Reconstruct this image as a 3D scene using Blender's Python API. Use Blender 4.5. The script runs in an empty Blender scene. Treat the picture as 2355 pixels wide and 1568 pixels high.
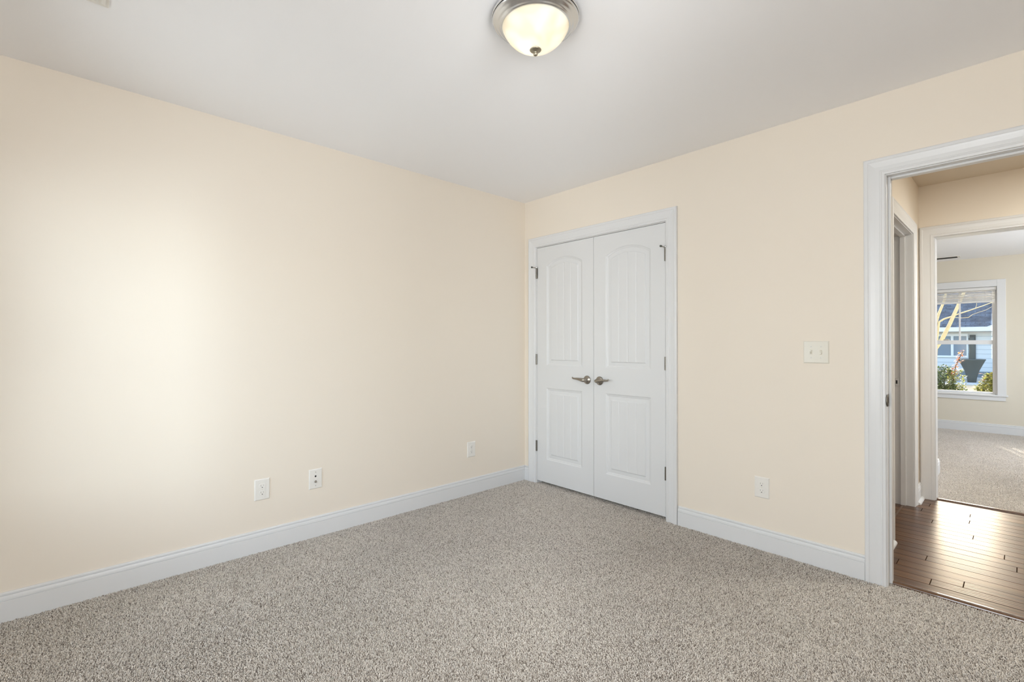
import bpy, bmesh, math, random
import numpy as np
from mathutils import Vector, Matrix
random.seed(7); RNG = np.random.default_rng(7)
S = bpy.context.scene
C = S.collection
PI = math.pi

# ------------------------------------------------------------------ camera
cd = bpy.data.cameras.new('camera'); cam = bpy.data.objects.new('camera', cd); C.objects.link(cam)
cd.sensor_fit = 'HORIZONTAL'; cd.sensor_width = 36.0
cd.lens = 36.0 * 1091.7 / 2355.0
cam.location = (2.9971, -2.9553, 1.1935)
cam.rotation_euler = (PI/2 + math.radians(0.319), 0, math.radians(46.94))
cd.clip_start = 0.02; cd.clip_end = 300
S.camera = cam

# ------------------------------------------------------------------ view / world / daylight
S.view_settings.view_transform = 'Standard'; S.view_settings.look = 'None'
S.view_settings.exposure = 0.13; S.view_settings.gamma = 1.0; S.view_settings.use_curve_mapping = False
cy = S.cycles
cy.max_bounces = 10; cy.diffuse_bounces = 6; cy.glossy_bounces = 4; cy.transmission_bounces = 6; cy.transparent_max_bounces = 16
cy.caustics_reflective = False; cy.caustics_refractive = False
cy.sample_clamp_indirect = 6.0
W = bpy.data.worlds.new('world'); S.world = W; W.use_nodes = True
wn = W.node_tree; wn.nodes.clear()
wo = wn.nodes.new('ShaderNodeOutputWorld'); wb = wn.nodes.new('ShaderNodeBackground')
ws = wn.nodes.new('ShaderNodeTexSky'); ws.sky_type = 'NISHITA'; ws.sun_disc = False
ws.sun_elevation = math.radians(24); ws.sun_rotation = math.radians(-19); ws.air_density = 1.0; ws.dust_density = 4.0
wb.inputs['Strength'].default_value = 0.9
wn.links.new(ws.outputs[0], wb.inputs[0]); wn.links.new(wb.outputs[0], wo.inputs[0])

def aim(o, d):
    o.rotation_euler = Vector(d).to_track_quat('-Z', 'Y').to_euler()

def area(name, loc, d, sx, sy, power, col=(1, 1, 1), spread=180):
    l = bpy.data.lights.new(name, 'AREA'); l.shape = 'RECTANGLE'; l.size = sx; l.size_y = sy
    l.energy = power; l.color = col; l.spread = math.radians(spread)
    o = bpy.data.objects.new(name, l); C.objects.link(o); o.location = loc; aim(o, d); return o

sl = bpy.data.lights.new('sun', 'SUN'); sl.energy = 7.0; sl.angle = math.radians(0.6); sl.color = (1.0, 0.93, 0.82)
so = bpy.data.objects.new('sun', sl); C.objects.link(so); aim(so, (0.33, -0.94, -0.445))
# daylight through the window behind the camera: the open sky, and the low bright part of it that throws the window's shape on the left wall
area('sky_daylight_bedroom', (0.76, -3.80, 1.26), (0, 1, 0.0), 0.75, 1.4, 25.0, (0.85, 0.925, 1.0))
area('low_sky_bedroom', (5.80, -8.45, 1.60), (-0.725, 0.69, -0.05), 2.0, 2.0, 420.0, (0.76, 0.88, 1.0))
area('fill_bedroom_wide', (2.93, -3.80, 1.40), (0, 1, 0.0), 1.1, 1.3, 58.0, (0.98, 0.97, 0.99))  # added fill for the bedroom, enters by an added back window
area('fill_bedroom_side', (3.86, -2.45, 1.40), (-1, 0.1, -0.02), 0.9, 1.3, 59.0, (0.98, 0.97, 0.99))  # added side fill, enters by an added window in the right wall
area('fill_far_room', (4.86, 4.0, 1.45), (-1, 0, 0.1), 1.6, 1.3, 62.0, (0.86, 0.925, 1.0))  # added fill for the far room, behind an unseen opening
area('hall_fill', (3.75, 1.0, 2.39), (0, 0, -1), 0.35, 0.35, 27.0, (0.98, 0.975, 0.90))  # added unseen fill that brightens the hall, no fixture built

# ------------------------------------------------------------------ materials
def mat(name):
    m = bpy.data.materials.new(name); m.use_nodes = True
    return m, m.node_tree.nodes, m.node_tree.links, m.node_tree.nodes['Principled BSDF']

def srgb(r, g, b):
    f = lambda c: (c/255/12.92) if c/255 <= 0.04045 else ((c/255+0.055)/1.055)**2.4
    return (f(r), f(g), f(b), 1.0)

def simple(name, col, rough=0.5, metal=0.0, bump=0.0, scale=200.0, spec=0.5, coat=0.0, mottle=0.0):
    m, N, L, P = mat(name)
    P.inputs['Base Color'].default_value = col; P.inputs['Roughness'].default_value = rough
    P.inputs['Metallic'].default_value = metal; P.inputs['Specular IOR Level'].default_value = spec
    P.inputs['Coat Weight'].default_value = coat
    t = N.new('ShaderNodeTexCoord')
    nz = N.new('ShaderNodeTexNoise'); nz.inputs['Scale'].default_value = scale; nz.inputs['Detail'].default_value = 3
    L.new(t.outputs['Object'], nz.inputs['Vector'])
    if bump:
        b = N.new('ShaderNodeBump'); b.inputs['Strength'].default_value = bump; b.inputs['Distance'].default_value = 0.001
        L.new(nz.outputs['Fac'], b.inputs['Height']); L.new(b.outputs[0], P.inputs['Normal'])
    if mottle:
        h = N.new('ShaderNodeHueSaturation'); h.inputs['Color'].default_value = col
        r = N.new('ShaderNodeMapRange'); r.inputs[3].default_value = 1-mottle; r.inputs[4].default_value = 1+mottle
        L.new(nz.outputs['Fac'], r.inputs[0]); L.new(r.outputs[0], h.inputs['Value']); L.new(h.outputs[0], P.inputs['Base Color'])
    return m

M = {}
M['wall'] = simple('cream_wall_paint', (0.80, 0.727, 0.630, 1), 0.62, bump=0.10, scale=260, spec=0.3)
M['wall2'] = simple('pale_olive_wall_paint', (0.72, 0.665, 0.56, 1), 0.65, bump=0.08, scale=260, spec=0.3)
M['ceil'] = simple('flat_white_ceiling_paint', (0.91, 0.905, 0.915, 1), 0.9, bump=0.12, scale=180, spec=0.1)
M['ceil_hall'] = simple('hall_ceiling_shaded', (0.70, 0.63, 0.53, 1), 0.9, bump=0.12, scale=180, spec=0.1)  # tan puts the hall's warm bounce and shade into the colour
M['trim'] = simple('white_trim_enamel', (0.715, 0.72, 0.725, 1), 0.32, bump=0.03, scale=90, spec=0.5)
M['door'] = simple('white_door_enamel', (0.695, 0.70, 0.705, 1), 0.42, bump=0.10, scale=420, spec=0.45)
M['plate'] = simple('white_plastic', (0.79, 0.765, 0.72, 1), 0.3, spec=0.5)
M['plate2'] = simple('ivory_plastic', (0.74, 0.71, 0.63, 1), 0.22, spec=0.5)
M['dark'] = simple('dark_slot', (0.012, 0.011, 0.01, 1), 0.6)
M['nickel'] = simple('satin_nickel', (0.36, 0.33, 0.29, 1), 0.28, metal=1.0)
M['hinge'] = simple('dull_nickel_hinge', (0.21, 0.195, 0.17, 1), 0.42, metal=1.0)
M['nickel_bright'] = simple('brushed_nickel', (0.76, 0.77, 0.78, 1), 0.24, metal=1.0)
M['bronze'] = simple('antique_nickel', (0.40, 0.36, 0.28, 1), 0.4, metal=1.0)
M['rubber'] = simple('white_rubber', (0.6, 0.58, 0.55, 1), 0.6)
M['steel'] = simple('zinc_screw', (0.45, 0.44, 0.42, 1), 0.35, metal=1.0)
M['vinyl'] = simple('white_vinyl', (0.80, 0.80, 0.81, 1), 0.35)
M['blind'] = simple('white_faux_wood', (0.78, 0.77, 0.75, 1), 0.4)
M['cord'] = simple('white_cord', (0.8, 0.79, 0.76, 1), 0.8)

def carpet_mat():
    m, N, L, P = mat('speckled_beige_carpet')
    P.inputs['Roughness'].default_value = 0.95; P.inputs['Specular IOR Level'].default_value = 0.1
    P.inputs['Sheen Weight'].default_value = 0.15
    a = N.new('ShaderNodeAttribute'); a.attribute_name = 'tone'
    r = N.new('ShaderNodeValToRGB')
    e = r.color_ramp.elements
    e[0].position = 0.0; e[0].color = (0.15, 0.122, 0.098, 1)
    e[1].position = 1.0; e[1].color = (0.895, 0.842, 0.775, 1)
    for p, c in ((0.2, (0.355, 0.306, 0.261, 1)), (0.5, (0.66, 0.597, 0.530, 1)), (0.75, (0.81, 0.752, 0.685, 1))):
        x = r.color_ramp.elements.new(p); x.color = c
    L.new(a.outputs['Fac'], r.inputs[0])
    t = N.new('ShaderNodeTexCoord'); nz = N.new('ShaderNodeTexNoise'); nz.inputs['Scale'].default_value = 2.3; nz.inputs['Detail'].default_value = 2
    L.new(t.outputs['Object'], nz.inputs['Vector'])
    h = N.new('ShaderNodeHueSaturation'); mr = N.new('ShaderNodeMapRange'); mr.inputs[3].default_value = 0.9; mr.inputs[4].default_value = 1.1
    L.new(nz.outputs['Fac'], mr.inputs[0]); L.new(mr.outputs[0], h.inputs['Value']); L.new(r.outputs[0], h.inputs['Color'])
    L.new(h.outputs[0], P.inputs['Base Color'])
    return m
M['carpet'] = carpet_mat()

def wood_mat():
    m, N, L, P = mat('dark_hand_scraped_hardwood')
    t = N.new('ShaderNodeTexCoord')
    br = N.new('ShaderNodeTexBrick'); br.offset = 0.0; br.squash = 1.0
    br.inputs['Scale'].default_value = 1.0; br.inputs['Brick Width'].default_value = 1.27; br.inputs['Row Height'].default_value = 0.083
    br.inputs['Mortar Size'].default_value = 0.0022; br.inputs['Mortar Smooth'].default_value = 0.3; br.inputs['Bias'].default_value = 0.0
    br.inputs['Color1'].default_value = (0.068, 0.025, 0.007, 1); br.inputs['Color2'].default_value = (0.135, 0.058, 0.017, 1)
    br.inputs['Mortar'].default_value = (0.03, 0.014, 0.007, 1)
    sx = N.new('ShaderNodeSeparateXYZ'); L.new(t.outputs['Object'], sx.inputs[0])
    def mth(op, a, b=None):
        q = N.new('ShaderNodeMath'); q.operation = op
        for k, v in enumerate((a, b)):
            if v is None: continue
            if isinstance(v, float): q.inputs[k].default_value = v
            else: L.new(v, q.inputs[k])
        return q.outputs[0]
    row = mth('FLOOR', mth('DIVIDE', sx.outputs[1], 0.083))
    wn_ = N.new('ShaderNodeTexWhiteNoise'); wn_.noise_dimensions = '1D'; L.new(row, wn_.inputs['W'])
    cx = N.new('ShaderNodeCombineXYZ'); L.new(mth('ADD', sx.outputs[0], mth('MULTIPLY', wn_.outputs['Value'], 1.27)), cx.inputs[0]); L.new(sx.outputs[1], cx.inputs[1])
    L.new(cx.outputs[0], br.inputs['Vector'])
    mg = N.new('ShaderNodeMapping'); mg.inputs['Scale'].default_value = (1.1, 42, 1)
    L.new(t.outputs['Object'], mg.inputs[0])
    g = N.new('ShaderNodeTexNoise'); g.inputs['Scale'].default_value = 1.0; g.inputs['Detail'].default_value = 5; g.inputs['Roughness'].default_value = 0.55
    L.new(mg.outputs[0], g.inputs['Vector'])
    h = N.new('ShaderNodeHueSaturation'); mr = N.new('ShaderNodeMapRange'); mr.inputs[1].default_value = 0.25; mr.inputs[2].default_value = 0.75
    mr.inputs[3].default_value = 0.5; mr.inputs[4].default_value = 1.5
    L.new(g.outputs['Fac'], mr.inputs[0]); L.new(mr.outputs[0], h.inputs['Value']); L.new(br.outputs['Color'], h.inputs['Color'])
    L.new(h.outputs[0], P.inputs['Base Color'])
    # scraped ridges along each plank
    w = N.new('ShaderNodeTexWave'); w.wave_type = 'BANDS'; w.bands_direction = 'Y'; w.inputs['Scale'].default_value = 17.0
    w.inputs['Distortion'].default_value = 2.5; w.inputs['Detail'].default_value = 2; w.inputs['Detail Scale'].default_value = 0.6
    mw = N.new('ShaderNodeMapping'); mw.inputs['Scale'].default_value = (0.12, 1, 1)
    L.new(t.outputs['Object'], mw.inputs[0]); L.new(mw.outputs[0], w.inputs['Vector'])
    P.inputs['Roughness'].default_value = 0.31
    gone = mth('SUBTRACT', 1.0, br.outputs['Fac'])
    L.new(mth('MULTIPLY', gone, 0.36), P.inputs['Specular IOR Level']); L.new(mth('MULTIPLY', gone, 0.22), P.inputs['Coat Weight'])
    P.inputs['Coat Roughness'].default_value = 0.24
    b0 = N.new('ShaderNodeBump'); L.new(mth('MULTIPLY', wn_.outputs['Value'], 0.22), b0.inputs['Strength']); b0.inputs['Distance'].default_value = 0.002
    L.new(w.outputs['Fac'], b0.inputs['Height'])
    b1 = N.new('ShaderNodeBump'); b1.inputs['Strength'].default_value = 0.25; b1.inputs['Distance'].default_value = 0.002
    L.new(g.outputs['Fac'], b1.inputs['Height']); L.new(b0.outputs[0], b1.inputs['Normal'])
    b2 = N.new('ShaderNodeBump'); b2.invert = True; b2.inputs['Strength'].default_value = 1.0; b2.inputs['Distance'].default_value = 0.004
    L.new(br.outputs['Fac'], b2.inputs['Height']); L.new(b1.outputs[0], b2.inputs['Normal']); L.new(b2.outputs[0], P.inputs['Normal'])
    L.new(b2.outputs[0], P.inputs['Coat Normal'])
    return m
M['wood'] = wood_mat()
M['wood_strip'] = simple('dark_wood_strip', (0.10, 0.045, 0.018, 1), 0.25, bump=0.05, scale=40, coat=0.4, mottle=0.3)

def bowl_mat():
    m, N, L, P = mat('alabaster_glass')
    N.remove(P)
    out = N['Material Output']
    t = N.new('ShaderNodeTexCoord'); nz = N.new('ShaderNodeTexNoise'); nz.inputs['Scale'].default_value = 11; nz.inputs['Detail'].default_value = 1
    nz.inputs['Distortion'].default_value = 0.4
    L.new(t.outputs['Object'], nz.inputs['Vector'])
    r = N.new('ShaderNodeValToRGB'); r.color_ramp.elements[0].position = 0.38; r.color_ramp.elements[0].color = (0.89, 0.84, 0.72, 1)
    r.color_ramp.elements[1].position = 0.6; r.color_ramp.elements[1].color = (0.94, 0.92, 0.87, 1)
    L.new(nz.outputs['Fac'], r.inputs[0])
    tr = N.new('ShaderNodeBsdfTranslucent'); df = N.new('ShaderNodeBsdfDiffuse'); gl = N.new('ShaderNodeBsdfGlossy'); gl.inputs['Roughness'].default_value = 0.4
    L.new(r.outputs[0], tr.inputs[0]); L.new(r.outputs[0], df.inputs[0])
    a = N.new('ShaderNodeMixShader'); a.inputs[0].default_value = 0.35; L.new(tr.outputs[0], a.inputs[1]); L.new(df.outputs[0], a.inputs[2])
    b = N.new('ShaderNodeMixShader'); b.inputs[0].default_value = 0.02; L.new(a.outputs[0], b.inputs[1]); L.new(gl.outputs[0], b.inputs[2])
    em = N.new('ShaderNodeEmission'); em.inputs[1].default_value = 0.10; L.new(r.outputs[0], em.inputs[0])
    ad = N.new('ShaderNodeAddShader'); L.new(b.outputs[0], ad.inputs[0]); L.new(em.outputs[0], ad.inputs[1])
    L.new(ad.outputs[0], out.inputs[0])
    return m
M['bowl'] = bowl_mat()

def pane_mat():
    m, N, L, P = mat('window_glass'); N.remove(P); out = N['Material Output']
    tr = N.new('ShaderNodeBsdfTransparent'); tr.inputs[0].default_value = (0.95, 0.97, 0.97, 1)
    gl = N.new('ShaderNodeBsdfGlossy'); gl.inputs['Roughness'].default_value = 0.02
    fr = N.new('ShaderNodeFresnel'); fr.inputs[0].default_value = 1.45
    mx = N.new('ShaderNodeMixShader'); L.new(fr.outputs[0], mx.inputs[0]); L.new(tr.outputs[0], mx.inputs[1]); L.new(gl.outputs[0], mx.inputs[2])
    L.new(mx.outputs[0], out.inputs[0]); return m
M['pane'] = pane_mat()

def leaf_mat(name, c1, c2):
    m, N, L, P = mat(name)
    a = N.new('ShaderNodeAttribute'); a.attribute_name = 'tone'
    r = N.new('ShaderNodeValToRGB'); r.color_ramp.elements[0].color = c1; r.color_ramp.elements[1].color = c2
    L.new(a.outputs['Fac'], r.inputs[0]); L.new(r.outputs[0], P.inputs['Base Color'])
    P.inputs['Roughness'].default_value = 0.45
    tr = N.new('ShaderNodeBsdfTranslucent'); L.new(r.outputs[0], tr.inputs[0])
    mx = N.new('ShaderNodeMixShader'); mx.inputs[0].default_value = 0.4
    L.new(P.outputs[0], mx.inputs[1]); L.new(tr.outputs[0], mx.inputs[2]); L.new(mx.outputs[0], N['Material Output'].inputs[0])
    return m
M['leaf_dark'] = leaf_mat('dark_green_leaves', (0.03, 0.065, 0.03, 1), (0.16, 0.24, 0.07, 1))
M['leaf_light'] = leaf_mat('yellow_green_leaves', (0.10, 0.15, 0.05, 1), (0.50, 0.50, 0.12, 1))
M['leaf_red'] = leaf_mat('red_tipped_leaves', (0.42, 0.10, 0.05, 1), (0.55, 0.26, 0.10, 1))
M['leaf_pine'] = leaf_mat('dark_conifer_needles', (0.012, 0.024, 0.02, 1), (0.05, 0.08, 0.05, 1))
M['bark'] = simple('pale_bark', (0.62, 0.57, 0.38, 1), 0.9, bump=0.5, scale=30, mottle=0.2)
M['stem'] = simple('brown_stem', (0.12, 0.075, 0.04, 1), 0.9)
M['lawn'] = simple('tan_winter_lawn', (0.42, 0.34, 0.22, 1), 0.95, bump=0.6, scale=6, mottle=0.25)
M['concrete'] = simple('pale_concrete', (0.55, 0.55, 0.53, 1), 0.9, mottle=0.08, scale=5)
M['fascia'] = simple('white_fascia', (0.82, 0.82, 0.80, 1), 0.6)
M['found'] = simple('grey_foundation', (0.18, 0.21, 0.23, 1), 0.9, mottle=0.15, scale=4)
M['slate'] = simple('dark_grey_resin', (0.075, 0.08, 0.068, 1), 0.6, mottle=0.2, scale=6)
M['shutter'] = simple('dark_shutter_paint', (0.05, 0.055, 0.055, 1), 0.5)
M['house_glass'] = simple('reflecting_dark_glass', (0.20, 0.26, 0.32, 1), 0.1, spec=0.8)

def siding_mat():
    m, N, L, P = mat('pale_blue_lap_siding'); P.inputs['Roughness'].default_value = 0.6
    P.inputs['Base Color'].default_value = (0.72, 0.735, 0.73, 1)
    t = N.new('ShaderNodeTexCoord'); w = N.new('ShaderNodeTexWave'); w.wave_type = 'BANDS'; w.bands_direction = 'Z'; w.wave_profile = 'SAW'
    w.inputs['Scale'].default_value = 1.6; L.new(t.outputs['Object'], w.inputs['Vector'])
    b = N.new('ShaderNodeBump'); b.inputs['Strength'].default_value = 1.0; b.inputs['Distance'].default_value = 0.03
    r = N.new('ShaderNodeValToRGB'); r.color_ramp.elements[0].position = .04; r.color_ramp.elements[0].color = (.45, .48, .50, 1)
    r.color_ramp.elements[1].position = .14; r.color_ramp.elements[1].color = (0.72, 0.735, 0.73, 1)
    L.new(w.outputs['Fac'], r.inputs[0]); L.new(r.outputs[0], P.inputs['Base Color'])
    L.new(w.outputs['Fac'], b.inputs['Height']); L.new(b.outputs[0], P.inputs['Normal']); return m
M['siding'] = siding_mat()

def roof_mat():
    m, N, L, P = mat('blue_grey_shingles'); P.inputs['Roughness'].default_value = 0.9
    t = N.new('ShaderNodeTexCoord'); br = N.new('ShaderNodeTexBrick'); br.inputs['Scale'].default_value = 1.0
    br.inputs['Brick Width'].default_value = 0.3; br.inputs['Row Height'].default_value = 0.14; br.inputs['Mortar Size'].default_value = 0.012
    br.inputs['Color1'].default_value = (0.040, 0.050, 0.066, 1); br.inputs['Color2'].default_value = (0.075, 0.092, 0.115, 1)
    br.inputs['Mortar'].default_value = (0.030, 0.037, 0.050, 1)
    L.new(t.outputs['Object'], br.inputs['Vector'])
    nz = N.new('ShaderNodeTexNoise'); nz.inputs['Scale'].default_value = 2.6; nz.inputs['Detail'].default_value = 6; nz.inputs['Roughness'].default_value = 0.7
    L.new(t.outputs['Object'], nz.inputs['Vector'])
    h = N.new('ShaderNodeHueSaturation'); mr = N.new('ShaderNodeMapRange'); mr.inputs[1].default_value = 0.3; mr.inputs[2].default_value = 0.7
    mr.inputs[3].default_value = 0.55; mr.inputs[4].default_value = 2.2
    L.new(nz.outputs['Fac'], mr.inputs[0]); L.new(mr.outputs[0], h.inputs['Value']); L.new(br.outputs['Color'], h.inputs['Color'])
    L.new(h.outputs[0], P.inputs['Base Color']); return m
M['roof'] = roof_mat()

# ------------------------------------------------------------------ helpers
def tag(o, label=None, cat=None, group=None, kind=None):
    if label: o['label'] = label
    if cat: o['category'] = cat
    if group: o['group'] = group
    if kind: o['kind'] = kind
    return o

def struct(o, label, cat):
    return tag(o, label, cat, kind='structure')

def link(name, me, m, parent=None, loc=None, smooth=False):
    o = bpy.data.objects.new(name, me); C.objects.link(o)
    if m is not None and len(me.materials) == 0: me.materials.append(m)
    if parent is not None: o.parent = parent
    if loc is not None: o.location = loc
    if smooth:
        me.polygons.foreach_set('use_smooth', [True]*len(me.polygons))
    return o

def empty(name, loc, label=None, cat=None, group=None, rz=0, kind=None):
    o = bpy.data.objects.new(name, None); C.objects.link(o); o.location = loc; o.rotation_euler = (0, 0, rz)
    o.empty_display_size = 0.1
    return tag(o, label, cat, group, kind)

class MB:
    """collects shapes into ONE mesh"""
    def __init__(s): s.v = []; s.f = []
    def add(s, vs, fs):
        n = len(s.v); s.v += [tuple(v) for v in vs]; s.f += [tuple(i+n for i in f) for f in fs]; return s
    def box(s, x0, x1, y0, y1, z0, z1):
        v = [(x0,y0,z0),(x1,y0,z0),(x1,y1,z0),(x0,y1,z0),(x0,y0,z1),(x1,y0,z1),(x1,y1,z1),(x0,y1,z1)]
        return s.add(v, [(0,3,2,1),(4,5,6,7),(0,1,5,4),(1,2,6,5),(2,3,7,6),(3,0,4,7)])
    def loft(s, rings, closed=True, caps=True):
        n = len(rings[0]); v = [p for r in rings for p in r]; f = []
        for i in range(len(rings)-1):
            for j in range(n if closed else n-1):
                k = (j+1) % n
                f.append((i*n+j, i*n+k, (i+1)*n+k, (i+1)*n+j))
        if caps:
            f.append(tuple(range(n))[::-1]); f.append(tuple((len(rings)-1)*n+j for j in range(n)))
        return s.add(v, f)
    def lathe(s, prof, n=32, mtx=None):
        """prof: (r, h) pairs spun about +Z, then placed by mtx"""
        rings = []
        for r, h in prof:
            ring = []
            for j in range(n):
                a = 2*PI*j/n; p = Vector((max(r, 1e-5)*math.cos(a), max(r, 1e-5)*math.sin(a), h))
                ring.append(tuple(mtx @ p) if mtx else tuple(p))
            rings.append(ring)
        return s.loft(rings)
    def tube(s, pts, rad, n=10, flat=1.0):
        pts = [Vector(p) for p in pts]
        if not hasattr(rad, '__len__'): rad = [rad]*len(pts)
        up = None; rings = []
        for i, p in enumerate(pts):
            t = (pts[min(i+1, len(pts)-1)] - pts[max(i-1, 0)]).normalized()
            if up is None:
                up = Vector((0, 0, 1)) if abs(t.z) < 0.9 else Vector((1, 0, 0))
            sd = t.cross(up).normalized(); up = sd.cross(t).normalized()
            rings.append([tuple(p + sd*(rad[i]*flat*math.cos(2*PI*j/n)) + up*(rad[i]*math.sin(2*PI*j/n))) for j in range(n)])
        return s.loft(rings)
    def build(s, name, m, parent=None, loc=None, smooth=False, bevel=0.0, seg=2):
        me = bpy.data.meshes.new(name); me.from_pydata(s.v, [], s.f)
        bm = bmesh.new(); bm.from_mesh(me)
        bmesh.ops.recalc_face_normals(bm, faces=bm.faces)
        bm.to_mesh(me); bm.free()
        o = link(name, me, m, parent, loc, smooth)
        if bevel:
            b = o.modifiers.new('edge', 'BEVEL'); b.width = bevel; b.segments = seg; b.limit_method = 'ANGLE'; b.angle_limit = math.radians(50)
        return o

def boxes(name, lst, m, parent=None, bevel=0.0):
    q = MB()
    for b in lst: q.box(*b)
    return q.build(name, m, parent, bevel=bevel)

def copy_tree(o, parent=None):
    c = o.copy(); C.objects.link(c); c.parent = parent
    for ch in list(o.children): copy_tree(ch, c)
    return c

ROT_NY = Matrix.Rotation(PI/2, 4, 'X')      # +Z of a lathe becomes -Y
CAS = [(0,0),(0,.0075),(.002,.0095),(.012,.0105),(.015,.0125),(.019,.0125),(.022,.0105),(.040,.0115),(.058,.0145),(.066,.0165),(.069,.0185),
       (.080,.0185),(.084,.0165),(.086,.013),(.086,0)]
def casing_mb(ul, ur, vt, vb, fn, width=0.086):
    """three-sided moulded casing round an opening; fn maps (u, v, t) to 3-D"""
    k = width/0.086; q = MB()
    rings = []
    for st in range(4):
        ring = []
        for w, t in CAS:
            w *= k
            u = ul-w if st < 2 else ur+w
            v = vb if st in (0, 3) else vt+w
            ring.append(fn(u, v, t))
        rings.append(ring)
    return q.loft(rings)
BASE = [(0,-.02),(.0145,-.02),(.0145,.0855),(.0105,.0872),(.0105,.0890),(.0145,.0905),(.0140,.098),(.0125,.1055),(.0110,.1078),(.0050,.1085),(.0050,.1112),
        (.0090,.1120),(.0090,.117),(.006,.1215),(0,.122)]
def base_mb(a, b, fn):
    """baseboard from a to b; fn maps (s, t, z) to 3-D"""
    return MB().loft([[fn(a, t, z) for t, z in BASE], [fn(b, t, z) for t, z in BASE]])
SHOE = [(0,0),(.018,0),(.0175,.006),(.014,.012),(.008,.0165),(0,.018)]

H = 2.4384; XR = 3.70; YB = -3.60
HALL_X = 2.461; HALL_Y = 1.88; HALL_H = 2.412
R2Y0 = 1.995; R2Y1 = 6.08; R2H = 2.357; R2XR = 4.65

# ------------------------------------------------------------------ setting: shells
struct(boxes('wall_left', [(-.115,0,-3.72,.115,-.05,H)], M['wall']), 'long cream wall with the soft window light on it', 'wall')
struct(boxes('wall_front', [(0,.142,0,.115,-.05,H),(.142,1.364,0,.115,2.024,H),(1.364,2.535,0,.115,-.05,H),(2.535,3.345,0,.115,2.040,H),(3.345,XR+.115,0,.115,-.05,H)], M['wall']),
       'cream wall holding the closet doors and the open doorway', 'wall')
struct(boxes('wall_back', [(0,.32,-3.72,YB,-.05,H),(1.12,2.35,-3.72,YB,-.05,H),(3.50,XR+.115,-3.72,YB,-.05,H),(2.35,3.50,-3.72,YB,-.05,.72),(2.35,3.50,-3.72,YB,2.08,H),(.32,1.12,-3.72,YB,-.05,.52),(.32,1.12,-3.72,YB,1.97,H)], M['wall']), 'cream wall behind the viewpoint with one window and one opening added for fill light', 'wall')
struct(boxes('wall_right', [(XR,XR+.115,YB,-2.95,-.05,H),(XR,XR+.115,-1.95,0,-.05,H),(XR,XR+.115,-2.95,-1.95,-.05,.70),(XR,XR+.115,-2.95,-1.95,2.10,H)], M['wall']), 'cream wall on the far side of the open doorway', 'wall')
struct(boxes('ceiling', [(-.115,XR+.115,-3.72,.115,H,H+.12)], M['ceil']), 'smooth white ceiling carrying the dome light', 'ceiling')
# hall, closet and side room behind the front wall
struct(boxes('wall_hall_left', [(2.349,HALL_X,.115,.735,-.05,HALL_H),(2.349,HALL_X,.735,1.580,2.010,HALL_H),(2.349,HALL_X,1.580,HALL_Y,-.05,HALL_H)], M['wall']),
       'tan hall wall with the narrow side doorway', 'wall')
struct(boxes('wall_hall_far', [(-.115,2.542,HALL_Y,R2Y0,-.05,2.60),(2.542,3.345,HALL_Y,R2Y0,2.020,2.60),(3.345,5.1,HALL_Y,R2Y0,-.05,2.60)], M['wall']),
       'tan hall wall round the doorway into the carpeted far room', 'wall')
struct(boxes('wall_hall_end', [(5.0,5.1,.115,HALL_Y,-.05,HALL_H),(3.815,5.0,0,.115,-.05,HALL_H)], M['wall']), 'tan wall closing the hall out of view', 'wall')
struct(boxes('wall_closet', [(0,2.349,.66,.735,-.05,HALL_H),(-.115,0,.115,HALL_Y,-.05,HALL_H),(.80,.90,.735,HALL_Y,-.05,HALL_H)], M['wall']), 'wall enclosing the closet behind the double doors', 'wall')
struct(boxes('ceiling_hall', [(-.115,5.1,.115,HALL_Y,HALL_H,HALL_H+.15)], M['ceil_hall']), 'hall ceiling with warm shade in its tan colour seen through the doorway', 'ceiling')
# far room
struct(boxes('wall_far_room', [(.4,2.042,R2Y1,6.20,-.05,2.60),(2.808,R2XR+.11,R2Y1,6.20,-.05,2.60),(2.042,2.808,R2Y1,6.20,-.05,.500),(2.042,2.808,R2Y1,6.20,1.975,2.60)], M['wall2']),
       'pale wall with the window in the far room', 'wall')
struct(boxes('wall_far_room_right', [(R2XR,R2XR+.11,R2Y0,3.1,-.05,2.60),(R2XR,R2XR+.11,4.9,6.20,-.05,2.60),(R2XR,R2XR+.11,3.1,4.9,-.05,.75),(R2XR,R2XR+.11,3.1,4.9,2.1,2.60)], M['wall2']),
       'pale side wall of the far room out of view', 'wall')  # the opening is added to let the far-room fill in
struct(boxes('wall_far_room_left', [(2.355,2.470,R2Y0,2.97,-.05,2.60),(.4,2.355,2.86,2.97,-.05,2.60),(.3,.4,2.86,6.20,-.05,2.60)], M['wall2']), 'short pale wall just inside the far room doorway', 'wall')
struct(boxes('ceiling_far_room', [(.3,R2XR+.11,R2Y0,6.20,R2H,R2H+.25)], M['ceil']), 'white ceiling of the far room above the window', 'ceiling')

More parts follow.
